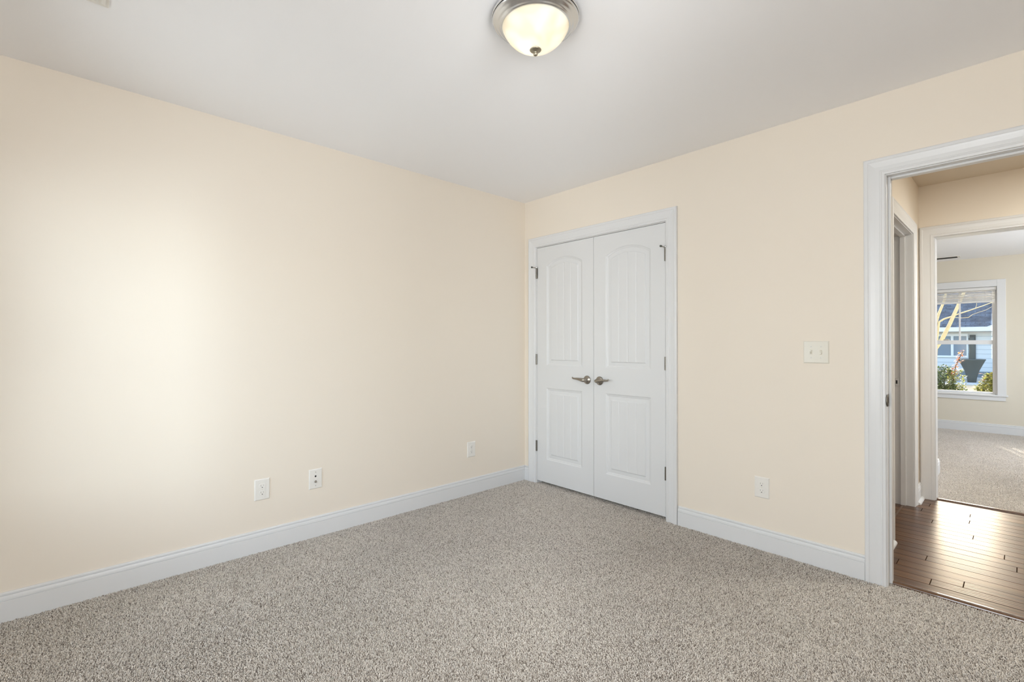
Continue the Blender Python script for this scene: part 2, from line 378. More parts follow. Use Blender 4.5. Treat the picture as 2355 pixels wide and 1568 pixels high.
# ------------------------------------------------------------------ carpets: a backing sheet and its cut pile in one mesh
def carpet(name, rects, step, hgt, width, label, seed, plain=(), t0=0.0, t1=1.0):
    r = np.random.default_rng(seed)
    xs = []
    for (x0, x1, y0, y1) in rects:
        gx = np.arange(x0+step*.5, x1, step); gy = np.arange(y0+step*.5, y1, step)
        X, Y = np.meshgrid(gx, gy); xs.append(np.stack([X.ravel(), Y.ravel()], 1))
    p = np.concatenate(xs); n = len(p)
    p = p + r.uniform(-.42, .42, (n, 2))*step
    for_lim = np.concatenate([np.tile(np.array(q), (len(a), 1)) for q, a in zip(rects, xs)])
    p[:, 0] = np.clip(p[:, 0], for_lim[:, 0]+.001, for_lim[:, 1]-.001); p[:, 1] = np.clip(p[:, 1], for_lim[:, 2]+.001, for_lim[:, 3]-.001)
    # nap: slowly varying lean plus a random one
    a = 2.2*np.sin(p[:, 0]*2.1+1.3)+1.7*np.sin(p[:, 1]*1.7+p[:, 0]*1.1+.4)
    lean = np.stack([np.cos(a), np.sin(a)], 1)*step*.35 + r.normal(0, .62, (n, 2))*step
    th = r.uniform(0, 2*PI, n); w = width*r.uniform(.75, 1.25, n); h = hgt*r.uniform(.6, 1.1, n)
    V = np.empty((n, 7, 3))
    for k in range(3):
        b = th+2*PI*k/3
        V[:, k, 0] = p[:, 0]+np.cos(b)*w*.8; V[:, k, 1] = p[:, 1]+np.sin(b)*w*.8; V[:, k, 2] = -hgt
        b2 = b+.9
        V[:, 3+k, 0] = p[:, 0]+np.cos(b2)*w+lean[:, 0]*.6; V[:, 3+k, 1] = p[:, 1]+np.sin(b2)*w+lean[:, 1]*.6; V[:, 3+k, 2] = -hgt+h*.62
    V[:, 6, 0] = p[:, 0]+lean[:, 0]; V[:, 6, 1] = p[:, 1]+lean[:, 1]; V[:, 6, 2] = -hgt+h
    tri = np.array([(0,1,4),(0,4,3),(1,2,5),(1,5,4),(2,0,3),(2,3,5),(3,4,6),(4,5,6),(5,3,6)])
    F = (np.arange(n)[:, None, None]*7+tri[None]).reshape(-1, 3)
    tone = np.repeat(t0+(t1-t0)*r.beta(2.2, 1.5, n), 7)
    Vf = V.reshape(-1, 3); nv = len(Vf)
    bv, bf, bt = [], [], []
    for (x0, x1, y0, y1) in list(rects)+list(plain):
        k = nv+len(bv); bv += [(x0,y0,-hgt),(x1,y0,-hgt),(x1,y1,-hgt),(x0,y1,-hgt),(x0,y0,-.05),(x1,y0,-.05),(x1,y1,-.05),(x0,y1,-.05)]
        bf += [(k,k+1,k+2),(k,k+2,k+3),(k+4,k+6,k+5),(k+4,k+7,k+6)]
        for i in range(4): j = (i+1) % 4; bf += [(k+i,k+4+i,k+4+j),(k+i,k+4+j,k+j)]
        bt += [0.12 if (x0, x1, y0, y1) in rects else .5]*8
    Vf = np.concatenate([Vf, np.array(bv)]); F = np.concatenate([F, np.array(bf)]); tone = np.concatenate([tone, np.array(bt)])
    me = bpy.data.meshes.new(name)
    me.vertices.add(len(Vf)); me.vertices.foreach_set('co', Vf.astype(np.float32).ravel())
    me.loops.add(F.size); me.loops.foreach_set('vertex_index', F.astype(np.int32).ravel())
    me.polygons.add(len(F)); me.polygons.foreach_set('loop_start', np.arange(0, F.size, 3, dtype=np.int32))
    at = me.attributes.new('tone', 'FLOAT', 'POINT'); at.data.foreach_set('value', tone.astype(np.float32))
    me.update(calc_edges=True)
    me.polygons.foreach_set('use_smooth', [True]*len(me.polygons))
    o = link(name, me, M['carpet']); return struct(o, label, 'carpet')
carpet('floor', [(0, XR, YB, 0), (.142, 1.364, 0, .66), (2.549, 3.33, 0, .045)], .0048, .0075, .0024, 'speckled beige cut-pile carpet filling the empty bedroom floor', 1)
carpet('floor_far_room', [(1.7, 2.4699, 2.97, R2Y1), (2.4701, 3.8, R2Y0, R2Y1), (2.557, 3.33, 1.945, R2Y0)], .0058, .009, .0029, 'pale grey carpet in the bright far room', 2,
       plain=[(.4, 1.6999, 2.97, R2Y1), (3.8001, R2XR, R2Y0, R2Y1)], t0=.25, t1=.85)
struct(boxes('floor_hall', [(.9,5.0,.085,1.915,-.06,0.0)], M['wood']), 'dark glossy hardwood plank floor in the hall', 'floor')
def strip(name, x0, x1, yc, w, h, label):
    prof = [(-w/2, -.01)] + [(-w/2*math.cos(PI*i/8), h*math.sin(PI*i/8)**.7) for i in range(9)] + [(w/2, -.01)]
    o = MB().loft([[(x0, yc+a, z) for a, z in prof], [(x1, yc+a, z) for a, z in prof]]).build(name, M['wood_strip'], smooth=False)
    return struct(o, label, 'threshold')
strip('trim_1', 2.549, 3.33, .066, .045, .009, 'dark wood threshold strip between bedroom carpet and hall planks')
strip('trim_2', 2.557, 3.33, 1.925, .045, .010, 'dark wood threshold strip at the far room carpet')
MB().box(2.395,2.408,.75,1.565,-.01,.0015).build('trim_3', M['wood_strip'])
struct(bpy.data.objects['trim_3'], 'dark seam across the floor of the side doorway', 'threshold')

# ------------------------------------------------------------------ baseboards
def bb(name, mb, label, shoe=None):
    o = mb.build(name, M['trim']); struct(o, label, 'baseboard')
    if shoe: shoe.build('shoe_molding', M['trim'], o)
    return o
bb('baseboard_left', base_mb(YB, -.0145, lambda s, t, z: (t, s, z)), 'white moulded baseboard under the long cream wall')
bb('baseboard_closet', base_mb(0, .0605, lambda s, t, z: (s, -t, z)), 'short white baseboard between the wall corner and closet casing')
bb('baseboard_front', base_mb(1.4515, 2.4575, lambda s, t, z: (s, -t, z)), 'white baseboard between closet casing and open doorway')
bb('baseboard_front_right', base_mb(3.425, XR, lambda s, t, z: (s, -t, z)), 'white baseboard to the far side of the open doorway')
def hshoe(a, b): return MB().loft([[(HALL_X+.0145+t, s, z) for t, z in SHOE] for s in (a, b)])
bb('baseboard_hall_near', base_mb(.13, .6635, lambda s, t, z: (HALL_X+t, s, z)), 'white hall baseboard tip showing past the doorway jamb', hshoe(.13, .6635))
bb('baseboard_hall_far', base_mb(1.651, HALL_Y, lambda s, t, z: (HALL_X+t, s, z)), 'short white hall baseboard in the gap between two casings', hshoe(1.651, HALL_Y-.02))
bb('baseboard_hall_right', base_mb(3.421, 5.0, lambda s, t, z: (s, HALL_Y-t, z)), 'white hall baseboard past the far doorway, beyond the picture edge')
bb('baseboard_far_room', base_mb(.4, R2XR, lambda s, t, z: (s, R2Y1-t, z)), 'white baseboard under the far room window')
bb('baseboard_far_room_return', base_mb(R2Y0, 2.97, lambda s, t, z: (2.470+t, s, z)), 'white baseboard end just inside the far room doorway')

# ------------------------------------------------------------------ door casings and jambs
fr = lambda u, v, t: (u, -t, v)
def frame(name, mb, label, jambs, stops=None):
    o = mb.build(name, M['trim']); struct(o, label, 'door casing')
    boxes('jamb', jambs, M['trim'], o, bevel=.0015)
    if stops: boxes('stop', stops, M['trim'], o, bevel=.002)
    return o
frame('trim_4', casing_mb(.142, 1.364, 2.024, -.02, fr, .0825), 'white casing around the double closet doors',
      [(.142,.1485,.0005,.115,-.05,2.024),(1.3575,1.364,.0005,.115,-.05,2.024),(.1485,1.3575,.0005,.115,2.0185,2.024)],
      [(.1485,.160,.042,.075,-.02,2.0185),(1.346,1.3575,.042,.075,-.02,2.0185),(.160,1.346,.042,.075,2.007,2.0185)])
entry = frame('trim_5', casing_mb(2.544, 3.336, 2.031, -.02, fr), 'large white casing of the open doorway at the picture edge',
      [(2.535,2.549,.0005,.115,-.05,2.040),(3.331,3.345,.0005,.115,-.05,2.040),(2.549,3.331,.0005,.115,2.026,2.040)],
      [(2.549,2.560,.038,.076,0,2.026),(3.320,3.331,.038,.076,0,2.026),(2.560,3.320,.038,.076,2.015,2.026)])
casing_mb(2.544, 3.336, 2.031, 0, lambda u, v, t: (u, .115+t, v)).build('hall_side_casing', M['trim'], entry)
sidef = frame('trim_6', casing_mb(.746, 1.569, 2.000, 0, lambda u, v, t: (HALL_X+t, u, v), .082), 'white casing of the narrow side doorway in the hall',
      [(2.349,HALL_X-.0005,.735,.750,0,2.010),(2.349,HALL_X-.0005,1.565,1.580,0,2.010),(2.349,HALL_X-.0005,.750,1.565,1.996,2.010)],
      [(2.388,2.420,.750,.761,0,1.996),(2.388,2.420,1.554,1.565,0,1.996),(2.388,2.420,.761,1.554,1.985,1.996)])
frame('trim_7', casing_mb(2.550, 3.337, 2.008, 0, lambda u, v, t: (u, HALL_Y-t, v), .083), 'white casing of the doorway into the far room',
      [(2.542,2.557,HALL_Y+.0005,R2Y0,0,2.020),(3.330,3.345,HALL_Y+.0005,R2Y0,0,2.020),(2.557,3.330,HALL_Y+.0005,R2Y0,2.003,2.020)])
# strike plates belong to their frames
sp = boxes('strike_plate', [(2.5485,2.5505,.008,.036,.882,.943)], M['hinge'], entry, bevel=.0006); sp['label'] = 'metal strike plate'
MB().tube([(2.5485,-.002,.884),(2.5480,-.008,.896),(2.5478,-.010,.912),(2.5480,-.008,.928),(2.5485,-.002,.941)], [.002,.0035,.004,.0035,.002], 8).build('strike_lip', M['hinge'], sp, smooth=True)
boxes('strike_hole', [(2.5506,2.5510,.015,.029,.899,.926)], M['dark'], sp)
sp2 = boxes('strike_plate', [(2.358,2.382,1.5635,1.5652,.879,.935)], M['nickel_bright'], sidef, bevel=.0006); sp2['label'] = 'metal strike plate'
boxes('strike_hole', [(2.362,2.372,1.5630,1.5634,.894,.920)], M['dark'], sp2)

# ------------------------------------------------------------------ closet doors
def door_mesh():
    """two-panel moulded plank door face, 0.601 wide and 1.994 high, origin at its lower left front"""
    w, h, th = .601, 1.994, .035
    xs = np.unique(np.round(np.concatenate([np.linspace(0, w, 61), np.arange(.100, .165, .0022), np.arange(.436, .501, .0022)]
         + [np.array([g-.004, g-.002, g, g+.002, g+.004]) for g in (.226, .300, .374)]), 5))
    zz = [np.linspace(0, h, 90)]
    for a, b in ((.180, .256), (.725, .805), (.980, 1.056), (1.755, 1.895)): zz.append(np.arange(a, b, .0025))
    zs = np.unique(np.round(np.concatenate(zz), 5))
    X, Z = np.meshgrid(xs, zs)
    def prof(d):
        return np.interp(d, [-1, 0, .0025, .008, .012, .015, .030, .0445, .0465, 9], [0, 0, -.0045, -.0060, -.0064, -.0100, -.0094, -.0088, -.0022, -.0022])
    def panel(x0, x1, z0, z1, arch):
        d = np.minimum(np.minimum(X-x0, x1-X), Z-z0)
        if arch:
            c = (x1-x0)/2; R = (c*c+arch*arch)/(2*arch)
            d = np.minimum(d, R-np.hypot(X-(x0+x1)/2, np.maximum(Z-(z1-R), 0)))
        else: d = np.minimum(d, z1-Z)
        p = prof(d)
        for g in (.226, .300, .374):
            p = p - np.where(d > .0505, .0022*np.clip(1-np.abs(X-g)/.004, 0, 1), 0)
        return p
    D = panel(.112, .489, .194, .796, 0) + panel(.112, .489, .990, 1.886, .057)
    nx, nz = len(xs), len(zs)
    V = np.stack([X, -D, Z], -1).reshape(-1, 3).tolist()
    F = [(j*nx+i, j*nx+i+1, (j+1)*nx+i+1, (j+1)*nx+i) for j in range(nz-1) for i in range(nx-1)]
    nf = len(F)
    n0 = len(V); V += [(0,0,0),(w,0,0),(w,0,h),(0,0,h),(0,th,0),(w,th,0),(w,th,h),(0,th,h)]
    F += [tuple(n0+k for k in f) for f in ((4,7,6,5),(0,1,5,4),(1,2,6,5),(2,3,7,6),(3,0,4,7))]
    me = bpy.data.meshes.new('door'); me.from_pydata(V, [], F)
    me.polygons.foreach_set('use_smooth', [k < nf for k in range(len(F))])
    me.materials.append(M['door']); me.update()
    return me
dm = door_mesh()
d1 = link('door_1', dm, None, loc=(.1515, .0015, .021)); struct(d1, 'closet door nearer the room corner, hinged beside the corner', 'door')
d2 = link('door_2', dm, None, loc=(.7555, .0015, .021)); struct(d2, 'closet door farther from the room corner, nearer the light switch', 'door')

def lever(parent, x, z, sgn):
    """lever handle: rose, hub and a lever that curls at its tip; parent-local"""
    o = MB().lathe([(.0, 0), (.033, 0), (.0335, .004), (.031, .008), (.024, .0105), (.016, .012), (.0135, .016), (.0125, .030), (.0125, .046), (.0, .046)], 36,
                   Matrix.Translation((x, -.0005, z)) @ ROT_NY).build('lever_handle', M['nickel'], parent, smooth=True)
    o['label'] = 'satin nickel lever handle'
    pts = [(x-sgn*.011, -.048, z), (x, -.050, z), (x+sgn*.012, -.052, z+.001), (x+sgn*.030, -.053, z+.004), (x+sgn*.055, -.052, z+.0075), (x+sgn*.080, -.050, z+.008),
           (x+sgn*.100, -.048, z+.0085), (x+sgn*.108, -.047, z+.011), (x+sgn*.111, -.047, z+.0155), (x+sgn*.109, -.047, z+.019)]
    MB().tube(pts, [.009, .0145, .0145, .0125, .0092, .0072, .0066, .0068, .0066, .004], 14, .62).build('lever', M['nickel'], o, smooth=True)
    return o
lever(d1, .5415, .890, -1)
lever(d2, .0565, .890, 1)

def hinge(parent, x, z, side, stop=False):
    """butt hinge: knuckles in the gap and the rims of its leaves; side is the direction of the door leaf"""
    q = MB()
    for k in range(5):
        a = z-.0455+k*.0182
        q.lathe([(.0, a), (.0064, a), (.0074, a+.0008), (.0074, a+.0172), (.0064, a+.018), (.0, a+.018)], 14, Matrix.Translation((x, -.0055, 0)))
    o = q.build('hinge', M['hinge'], parent, smooth=False); o['label'] = 'satin nickel hinge'
    MB().box(min(x, x+side*.011), max(x, x+side*.011), -.0012, .0, z-.0455, z+.0455).build('hinge_leaf', M['nickel'] if stop else M['door'], o)
    if stop:
        MB().lathe([(.0, .044), (.0135, .044), (.0150, .047), (.0140, .052), (.009, .057), (.0, .0585)], 16, Matrix.Translation((x, -.0055, z))).build('pin_cap', M['nickel_bright'], o, smooth=True)
        MB().tube([(x, -.010, z+.047), (x+side*.001, -.030, z+.046), (x+side*.001, -.045, z+.046), (x+side*.001, -.056, z+.046)], [.0035, .0032, .0045, .0032], 10).build('door_stop_arm', M['nickel'], o, smooth=True)
        MB().tube([(x+side*.001, -.055, z+.046), (x+side*.001, -.060, z+.046), (x+side*.001, -.068, z+.046), (x+side*.001, -.070, z+.046)], [.004, .0075, .0075, .004], 12).build('bumper', M['slate'], o, smooth=True)
    return o
for zc, st in ((1.800, True), (1.059, False), (.316, False)):
    hinge(d1, -.0028, zc-.021, 1, st); hinge(d2, .6045, zc-.021, -1, st)

# ------------------------------------------------------------------ wall plates (built facing -Y at the wall face, centred on their own origin)
def plate_shape(w, h, t=.0055):
    a, b = w/2, h/2; i = .0045
    return MB().loft([[(-a,0,-b),(a,0,-b),(a,0,b),(-a,0,b)], [(-a,-.0015,-b),(a,-.0015,-b),(a,-.0015,b),(-a,-.0015,b)],
                      [(-a+i,-t,-b+i),(a-i,-t,-b+i),(a-i,-t,b-i),(-a+i,-t,b-i)]])
def disc(x, z, r, y0, d, n=16): return MB().lathe([(0, 0), (r, 0), (r, d*.6), (r*.8, d), (0, d)], n, Matrix.Translation((x, y0, z)) @ ROT_NY)

def outlet(loc, rz, label):
    r = empty('wall_outlet', loc, label, 'outlet', 'duplex outlets low on the bedroom walls', rz)
    plate_shape(.081, .121).build('cover_plate', M['plate'], r)
    for s in (1, -1):
        zc = s*.0195; ring = []
        for k in range(36):
            a = 2*PI*k/36; ring.append((max(-.0172, min(.0172, .0172*math.cos(a)*1.0)), max(-.0142, min(.0142, .0172*math.sin(a)))))
        f = MB().loft([[(u, -.005, zc+v) for u, v in ring], [(u, -.0068, zc+v) for u, v in ring], [(u*.94, -.0074, zc+v*.94) for u, v in ring]]).build('receptacle', M['plate'], r)
        boxes('slot', [(-.0072,-.0060,-.0077,-.0070,zc-.0005,zc+.0085)], M['dark'], f)
        boxes('slot', [(.0054,.0064,-.0077,-.0070,zc+.0005,zc+.0078)], M['dark'], f)
        disc(-.0004, zc-.0072, .0027, -.0070, .0007, 12).build('ground_hole', M['dark'], f)
    disc(0, 0, .0026, -.0055, .0010).build('screw', M['plate2'], r)
    return r
RL = PI/2    # facing +X from the left wall
outlet((0, -2.134, .3515), RL, 'white duplex outlet beside the cable plate, nearest the viewer on the long wall')
outlet((0, -.601, .3505), RL, 'white duplex outlet on the long wall near the closet corner')
outlet((1.968, 0, .3565), 0, 'white duplex outlet below the light switch on the closet wall')

r = empty('cable_plate', (0, -1.829, .3535), 'white coaxial cable plate with an open hole above a connector', 'cable plate', rz=RL)
plate_shape(.080, .122).build('cover_plate', M['plate'], r)
disc(-.001, .0165, .0058, -.0050, .0012, 20).build('open_hole', M['dark'], r)
c = MB().lathe([(0, 0), (.0068, 0), (.0068, .0035), (.0048, .0036), (.0048, .013), (.0034, .013), (.0034, .009), (0, .009)], 20, Matrix.Translation((-.001, -.005, -.0165)) @ ROT_NY).build('coax_connector', M['nickel'], r)
disc(-.001, -.0165, .0030, -.0135, .0008, 12).build('connector_core', M['plate'], c)
for z in (.0415, -.0415): disc(0, z, .0028, -.0052, .0012, 12).build('screw', M['steel'], r)

r = empty('light_switch', (2.2445, 0, 1.1475), 'ivory two-gang light switch plate on the wall near the open doorway', 'light switch')
plate_shape(.121, .121).build('cover_plate', M['plate2'], r)
for s, up in ((-1, 1), (1, -1)):
    x = s*.023
    boxes('switch_slot', [(x-.0052,x+.0052,-.0058,-.0050,-.0122,.0122)], M['bronze'], r)
    t = MB(); z0, z1 = -.004, .004
    t.loft([[(x-.0042,-.005,-.0095),(x+.0042,-.005,-.0095),(x+.0042,-.005,.0095),(x-.0042,-.005,.0095)],
            [(x-.0036,-.0165,up*.0065-.003),(x+.0036,-.0165,up*.0065-.003),(x+.0036,-.0165,up*.0065+.003),(x-.0036,-.0165,up*.0065+.003)]])
    t.build('toggle', M['plate2'], r)
    for z in (.0302, -.0302): disc(x, z, .0028, -.0052, .0012, 12).build('screw', M['steel'], r)

# ------------------------------------------------------------------ dome light on the ceiling
r = empty('ceiling_light', (1.746, -1.664, H), 'flush dome ceiling light with brushed nickel ring and lit alabaster glass', 'ceiling light')
MB().lathe([(.0, .0), (.158, .0), (.162, -.004), (.1660, -.010), (.1664, -.0165), (.1655, -.0178), (.1632, -.0180), (.1632, -.0222), (.1640, -.0224), (.1638, -.0245), (.1605, -.0280), (.156, -.031), (.150, -.0325), (.1475, -.036),
            (.141, -.0385), (.136, -.040), (.1345, -.044), (.129, -.046), (.1255, -.046), (.1245, -.040), (.0, -.030)], 96).build('metal_ring', M['nickel_bright'], r, smooth=True)
MB().lathe([(.1630, -.0180), (.1642, -.0182), (.1642, -.0220), (.1630, -.0222)], 96).build('shadow_band', M['dark'], r)  # dark band standing in for the shadow gap of the ring
BD = .088; R = (.127**2+BD**2)/(2*BD)
pr = [(.1272, -.040)]
for i in range(15):
    a = math.asin(.127/R)*(1-i/14); pr.append((R*math.sin(a), -.044-(BD-(R-R*math.cos(a)))))
pi_ = [(max(q[0]-.003, 0), q[1]+.003) for q in pr[::-1]]
b = MB(); b.lathe(pr+pi_, 64); b.build('glass_bowl', M['bowl'], r, smooth=True)
f = MB().lathe([(.0, -.1325), (.012, -.1335), (.021, -.1345), (.0222, -.137), (.0205, -.1395), (.014, -.142), (.0085, -.1455), (.0055, -.148), (.0055, -.149),
            (.0075, -.1505), (.0085, -.1535), (.0072, -.157), (.004, -.159), (.0, -.1595)], 32).build('finial', M['bronze'], r, loc=(0, 0, .006), smooth=True)
def bulb(x, y, z, e):
    l = bpy.data.lights.new('lamp_bulb', 'POINT'); l.energy = e; l.color = (1.0, 0.93, 0.82); l.shadow_soft_size = .022
    o = bpy.data.objects.new('lamp_bulb', l); C.objects.link(o); o.parent = r; o.location = (x, y, z)
bulb(-.022, -.020, -.090, .15); bulb(.045, .040, -.066, .04)

# ------------------------------------------------------------------ ceiling registers
r = empty('ceiling_register', (.775, -2.951, H), 'white ceiling air register cropped by the picture top above the lit wall', 'air vent')
q = MB(); q.box(-.075,.075,-.10,.10,-.006,0); q.build('register_frame', M['plate'], r, bevel=.002)
q = MB()
for k in range(9): q.add([(-.055,-.078+k*.0195,-.0065),(.055,-.078+k*.0195,-.0065),(.055,-.066+k*.0195,-.012),(-.055,-.066+k*.0195,-.012),
                          (-.055,-.078+k*.0195,-.0055),(.055,-.078+k*.0195,-.0055),(.055,-.066+k*.0195,-.011),(-.055,-.066+k*.0195,-.011)],
                         [(0,1,2,3),(7,6,5,4),(0,4,5,1),(1,5,6,2),(2,6,7,3),(3,7,4,0)])
q.build('louvers', M['plate'], r)
r = empty('ceiling_register', (2.29, 5.72, R2H), 'dark-slotted white ceiling air vent in the far room', 'air vent')
q = MB(); q.box(-.17,.17,-.085,.085,-.007,0); q.build('register_frame', M['plate'], r, bevel=.002)
q = MB()
for k in range(6): q.box(-.14,.14,-.062+k*.0225,-.050+k*.0225,-.0085,-.0068)
q.build('slots', M['dark'], r)

# ------------------------------------------------------------------ far-room window
wf = R2Y1
w1 = empty('window_1', (2.425, wf, .5), kind='structure'); tag(w1, 'white framed double-hung window in the far room', 'window')
def wp(name, lst, m, par=None, bevel=.002):
    q = MB()
    for b in lst: q.box(b[0]-2.425, b[1]-2.425, b[2]-wf, b[3]-wf, b[4]-.5, b[5]-.5)
    return q.build(name, m, par or w1, bevel=bevel)
wp('casing', [(1.962,2.046,wf-.018,wf,.505,2.050),(2.790,2.872,wf-.018,wf,.505,2.050),(2.046,2.790,wf-.018,wf,1.958,2.050)], M['trim'])
wp('jamb', [(2.042,2.058,wf+.0005,6.20,.50,1.975),(2.792,2.808,wf+.0005,6.20,.50,1.975),(2.058,2.792,wf+.0005,6.20,1.960,1.975)], M['trim'])
wp('sill', [(1.945,2.890,wf-.034,wf+.0,.490,.512),(2.058,2.792,wf,6.20,.490,.512)], M['trim'])
wp('apron', [(1.965,2.868,wf-.016,wf,.432,.490)], M['trim'])
wp('frame', [(2.058,2.078,6.118,6.185,.512,1.960),(2.772,2.792,6.118,6.185,.512,1.960),(2.078,2.772,6.118,6.185,1.938,1.960),(2.078,2.772,6.118,6.185,.512,.520)], M['vinyl'])
us = wp('upper_sash', [(2.078,2.106,6.152,6.176,1.205,1.938),(2.744,2.772,6.152,6.176,1.205,1.938),(2.106,2.744,6.152,6.176,1.905,1.938),(2.106,2.744,6.152,6.176,1.205,1.240),
     (2.413,2.432,6.156,6.172,1.240,1.905)], M['vinyl'])
wp('pane', [(2.104,2.746,6.162,6.165,1.238,1.907)], M['pane'], us, 0)
ls = wp('lower_sash', [(2.078,2.106,6.124,6.150,.520,1.240),(2.744,2.772,6.124,6.150,.520,1.240),(2.106,2.744,6.124,6.150,1.184,1.240),(2.106,2.744,6.124,6.150,.520,.540)], M['vinyl'])
wp('pane', [(2.104,2.746,6.136,6.139,.535,1.188)], M['pane'], ls, 0)
wp('latch', [(2.255,2.315,6.128,6.150,1.240,1.256)], M['steel'], ls)
for k in (us, ls):
    for ch in k.children:
        ch.location = (0, 0, 0)

r = empty('window_blind', (2.425, 6.105, 1.945), 'white faux-wood blind raised into a stack at the window top', 'blind')
boxes('headrail', [(-.355,.355,-.020,.012,-.030,.010)], M['blind'], r, bevel=.002)
q = MB(); z = -.040; rr = random.Random(3)
for k in range(15):
    g = .0115 if k < 3 else (.0095 if k in (6, 10) else .0078)
    tl = .10 if k in (0, 1, 5) else rr.uniform(-.03, .03); y0, y1 = -.023, .023
    za, zb = z-tl*.023, z+tl*.023
    q.add([(-.345,y0,za),(.345,y0,za),(.345,y1,zb),(-.345,y1,zb),(-.345,y0,za+.0032),(.345,y0,za+.0032),(.345,y1,zb+.0032),(-.345,y1,zb+.0032)],
          [(0,3,2,1),(4,5,6,7),(0,1,5,4),(1,2,6,5),(2,3,7,6),(3,0,4,7)]); z -= g
q.build('slats', M['blind'], r)
boxes('bottom_rail', [(-.345,.345,-.024,.024,z-.022,z+.001)], M['blind'], r, bevel=.003)
for x in (-.26, 0.0, .26):
    MB().tube([(x,-.026,-.03),(x,-.026,z-.02)], .0016, 6).build('ladder_cord', M['cord'], r)
MB().tube([(.317,-.026,-.02),(.318,-.028,-.2),(.319,-.028,-.42)], .0014, 6).build('pull_cord', M['cord'], r)
boxes('bracket', [(.348,.360,-.022,.012,-.030,.012)], M['steel'], r)

# window behind the viewpoint that lights the long wall
w2 = empty('window_2', (.72, -3.66, .52), kind='structure'); tag(w2, 'window behind the viewpoint that lights the long wall', 'window')
boxes('sash', [(-.40,-.38,-.05,-.02,0,1.45),(.38,.40,-.05,-.02,0,1.45),(-.38,.38,-.05,-.02,0,.04),(-.38,.38,-.05,-.02,1.41,1.45),(-.38,.38,-.05,-.02,.71,.745)], M['vinyl'], w2)
boxes('pane', [(-.381,.381,-.037,-.034,.039,1.411)], M['pane'], w2)
w3 = empty('fill_window_back', (2.925, -3.66, .72), kind='structure'); tag(w3, 'added window behind the viewpoint for fill light, out of view', 'window')  # added opening, there only to pass the wide fill light
boxes('sash', [(-.575,-.535,-.05,-.02,0,1.36),(.535,.575,-.05,-.02,0,1.36),(-.535,.535,-.05,-.02,0,.05),(-.535,.535,-.05,-.02,1.31,1.36),(-.535,.535,-.05,-.02,.66,.70)], M['vinyl'], w3)
boxes('pane', [(-.536,.536,-.037,-.034,.049,1.311)], M['pane'], w3)
w4 = empty('fill_window_side', (3.76, -2.45, .70), kind='structure'); tag(w4, 'added side window right of the viewpoint for fill light, out of view', 'window')  # added opening, there only to pass the side fill light
boxes('sash', [(-.03,0,-.50,-.46,0,1.40),(-.03,0,.46,.50,0,1.40),(-.03,0,-.46,.46,0,.05),(-.03,0,-.46,.46,1.35,1.40),(-.03,0,-.46,.46,.68,.72)], M['vinyl'], w4)
boxes('pane', [(-.017,-.014,-.461,.461,.049,1.351)], M['pane'], w4)
struct(boxes('light_block_wall', [(2.74,4.70,-4.72,-4.60,-.45,2.7)], M['siding']), 'added screen keeping low sky light out of the fill window, out of view', 'wall')  # added unseen screen, stops low sky light leaking through the fill window

# ------------------------------------------------------------------ outdoors
GZ = -.45
struct(boxes('ground', [(-40,45,6.20,70,GZ-.2,GZ)], M['lawn']), 'tan winter lawn outside the far window', 'lawn')
struct(boxes('path', [(-4,8,23.2,25.2,GZ,GZ+.03)], M['concrete']), 'pale concrete walk in front of the neighbouring house', 'path')

hs = empty('house', (1.5, 26.5, GZ), 'pale blue neighbouring house with dark roof seen through the window', 'house')
def hb(name, lst, m, par=hs, bevel=0):
    q = MB()
    for b in lst: q.box(b[0]-1.5, b[1]-1.5, b[2]-26.5, b[3]-26.5, b[4]-GZ, b[5]-GZ)
    return q.build(name, m, par, bevel=bevel)
hb('wall', [(-6,7,26.5,34,-.05,1.80)], M['siding'])
hb('foundation', [(-6.02,7.02,26.46,34.02,GZ,-.05)], M['found'])
hb('porch_slab', [(-1.2,3.2,25.4,26.46,GZ,-.30)], M['concrete'])
hb('fascia', [(-6.5,7.5,25.88,26.05,1.74,1.925)], M['fascia'])
hb('soffit', [(-6.5,7.5,26.05,26.5,1.74,1.77)], M['fascia'])
q = MB(); q.add([(-8,-.56,2.30),(6,-.56,2.30),(6,3.7,4.9),(-8,3.7,4.9),(-8,8.0,2.30),(6,8.0,2.30),(-8,-.56,2.36),(6,-.56,2.36),(6,3.7,4.98),(-8,3.7,4.98),(-8,8.0,2.36),(6,8.0,2.36)],
    [(6,7,8,9),(9,8,11,10),(0,3,2,1),(3,4,5,2),(0,1,7,6),(4,10,11,5),(0,6,9,3),(3,9,10,4),(1,2,8,7),(2,5,11,8)])
rf = q.build('roof', M['roof'], hs)
q = MB(); q.add([(.35,-.52,2.31),(2.4,-.52,2.31),(1.9,-.52,2.95),(.35,.6,2.31),(2.4,.6,2.31),(1.9,1.4,2.95)], [(0,1,2),(3,5,4),(0,2,5,3),(1,4,5,2),(0,3,4,1)])
q.build('gable', M['fascia'], hs)
for i, (a, b_) in enumerate(((-.10, .845), (.932, 1.362))):
    w = hb('window', [(a-.042,b_+.042,26.44,26.5,.57,.65),(a-.042,b_+.042,26.44,26.5,1.535,1.64),(a-.042,a,26.44,26.5,.65,1.535),(b_,b_+.042,26.44,26.5,.65,1.535)], M['fascia'])
    hb('pane', [(a,b_,26.470,26.49,.65,1.535)], M['house_glass'], w)
hb('shutter', [(1.462,1.655,26.45,26.5,.50,1.585)], M['shutter'])

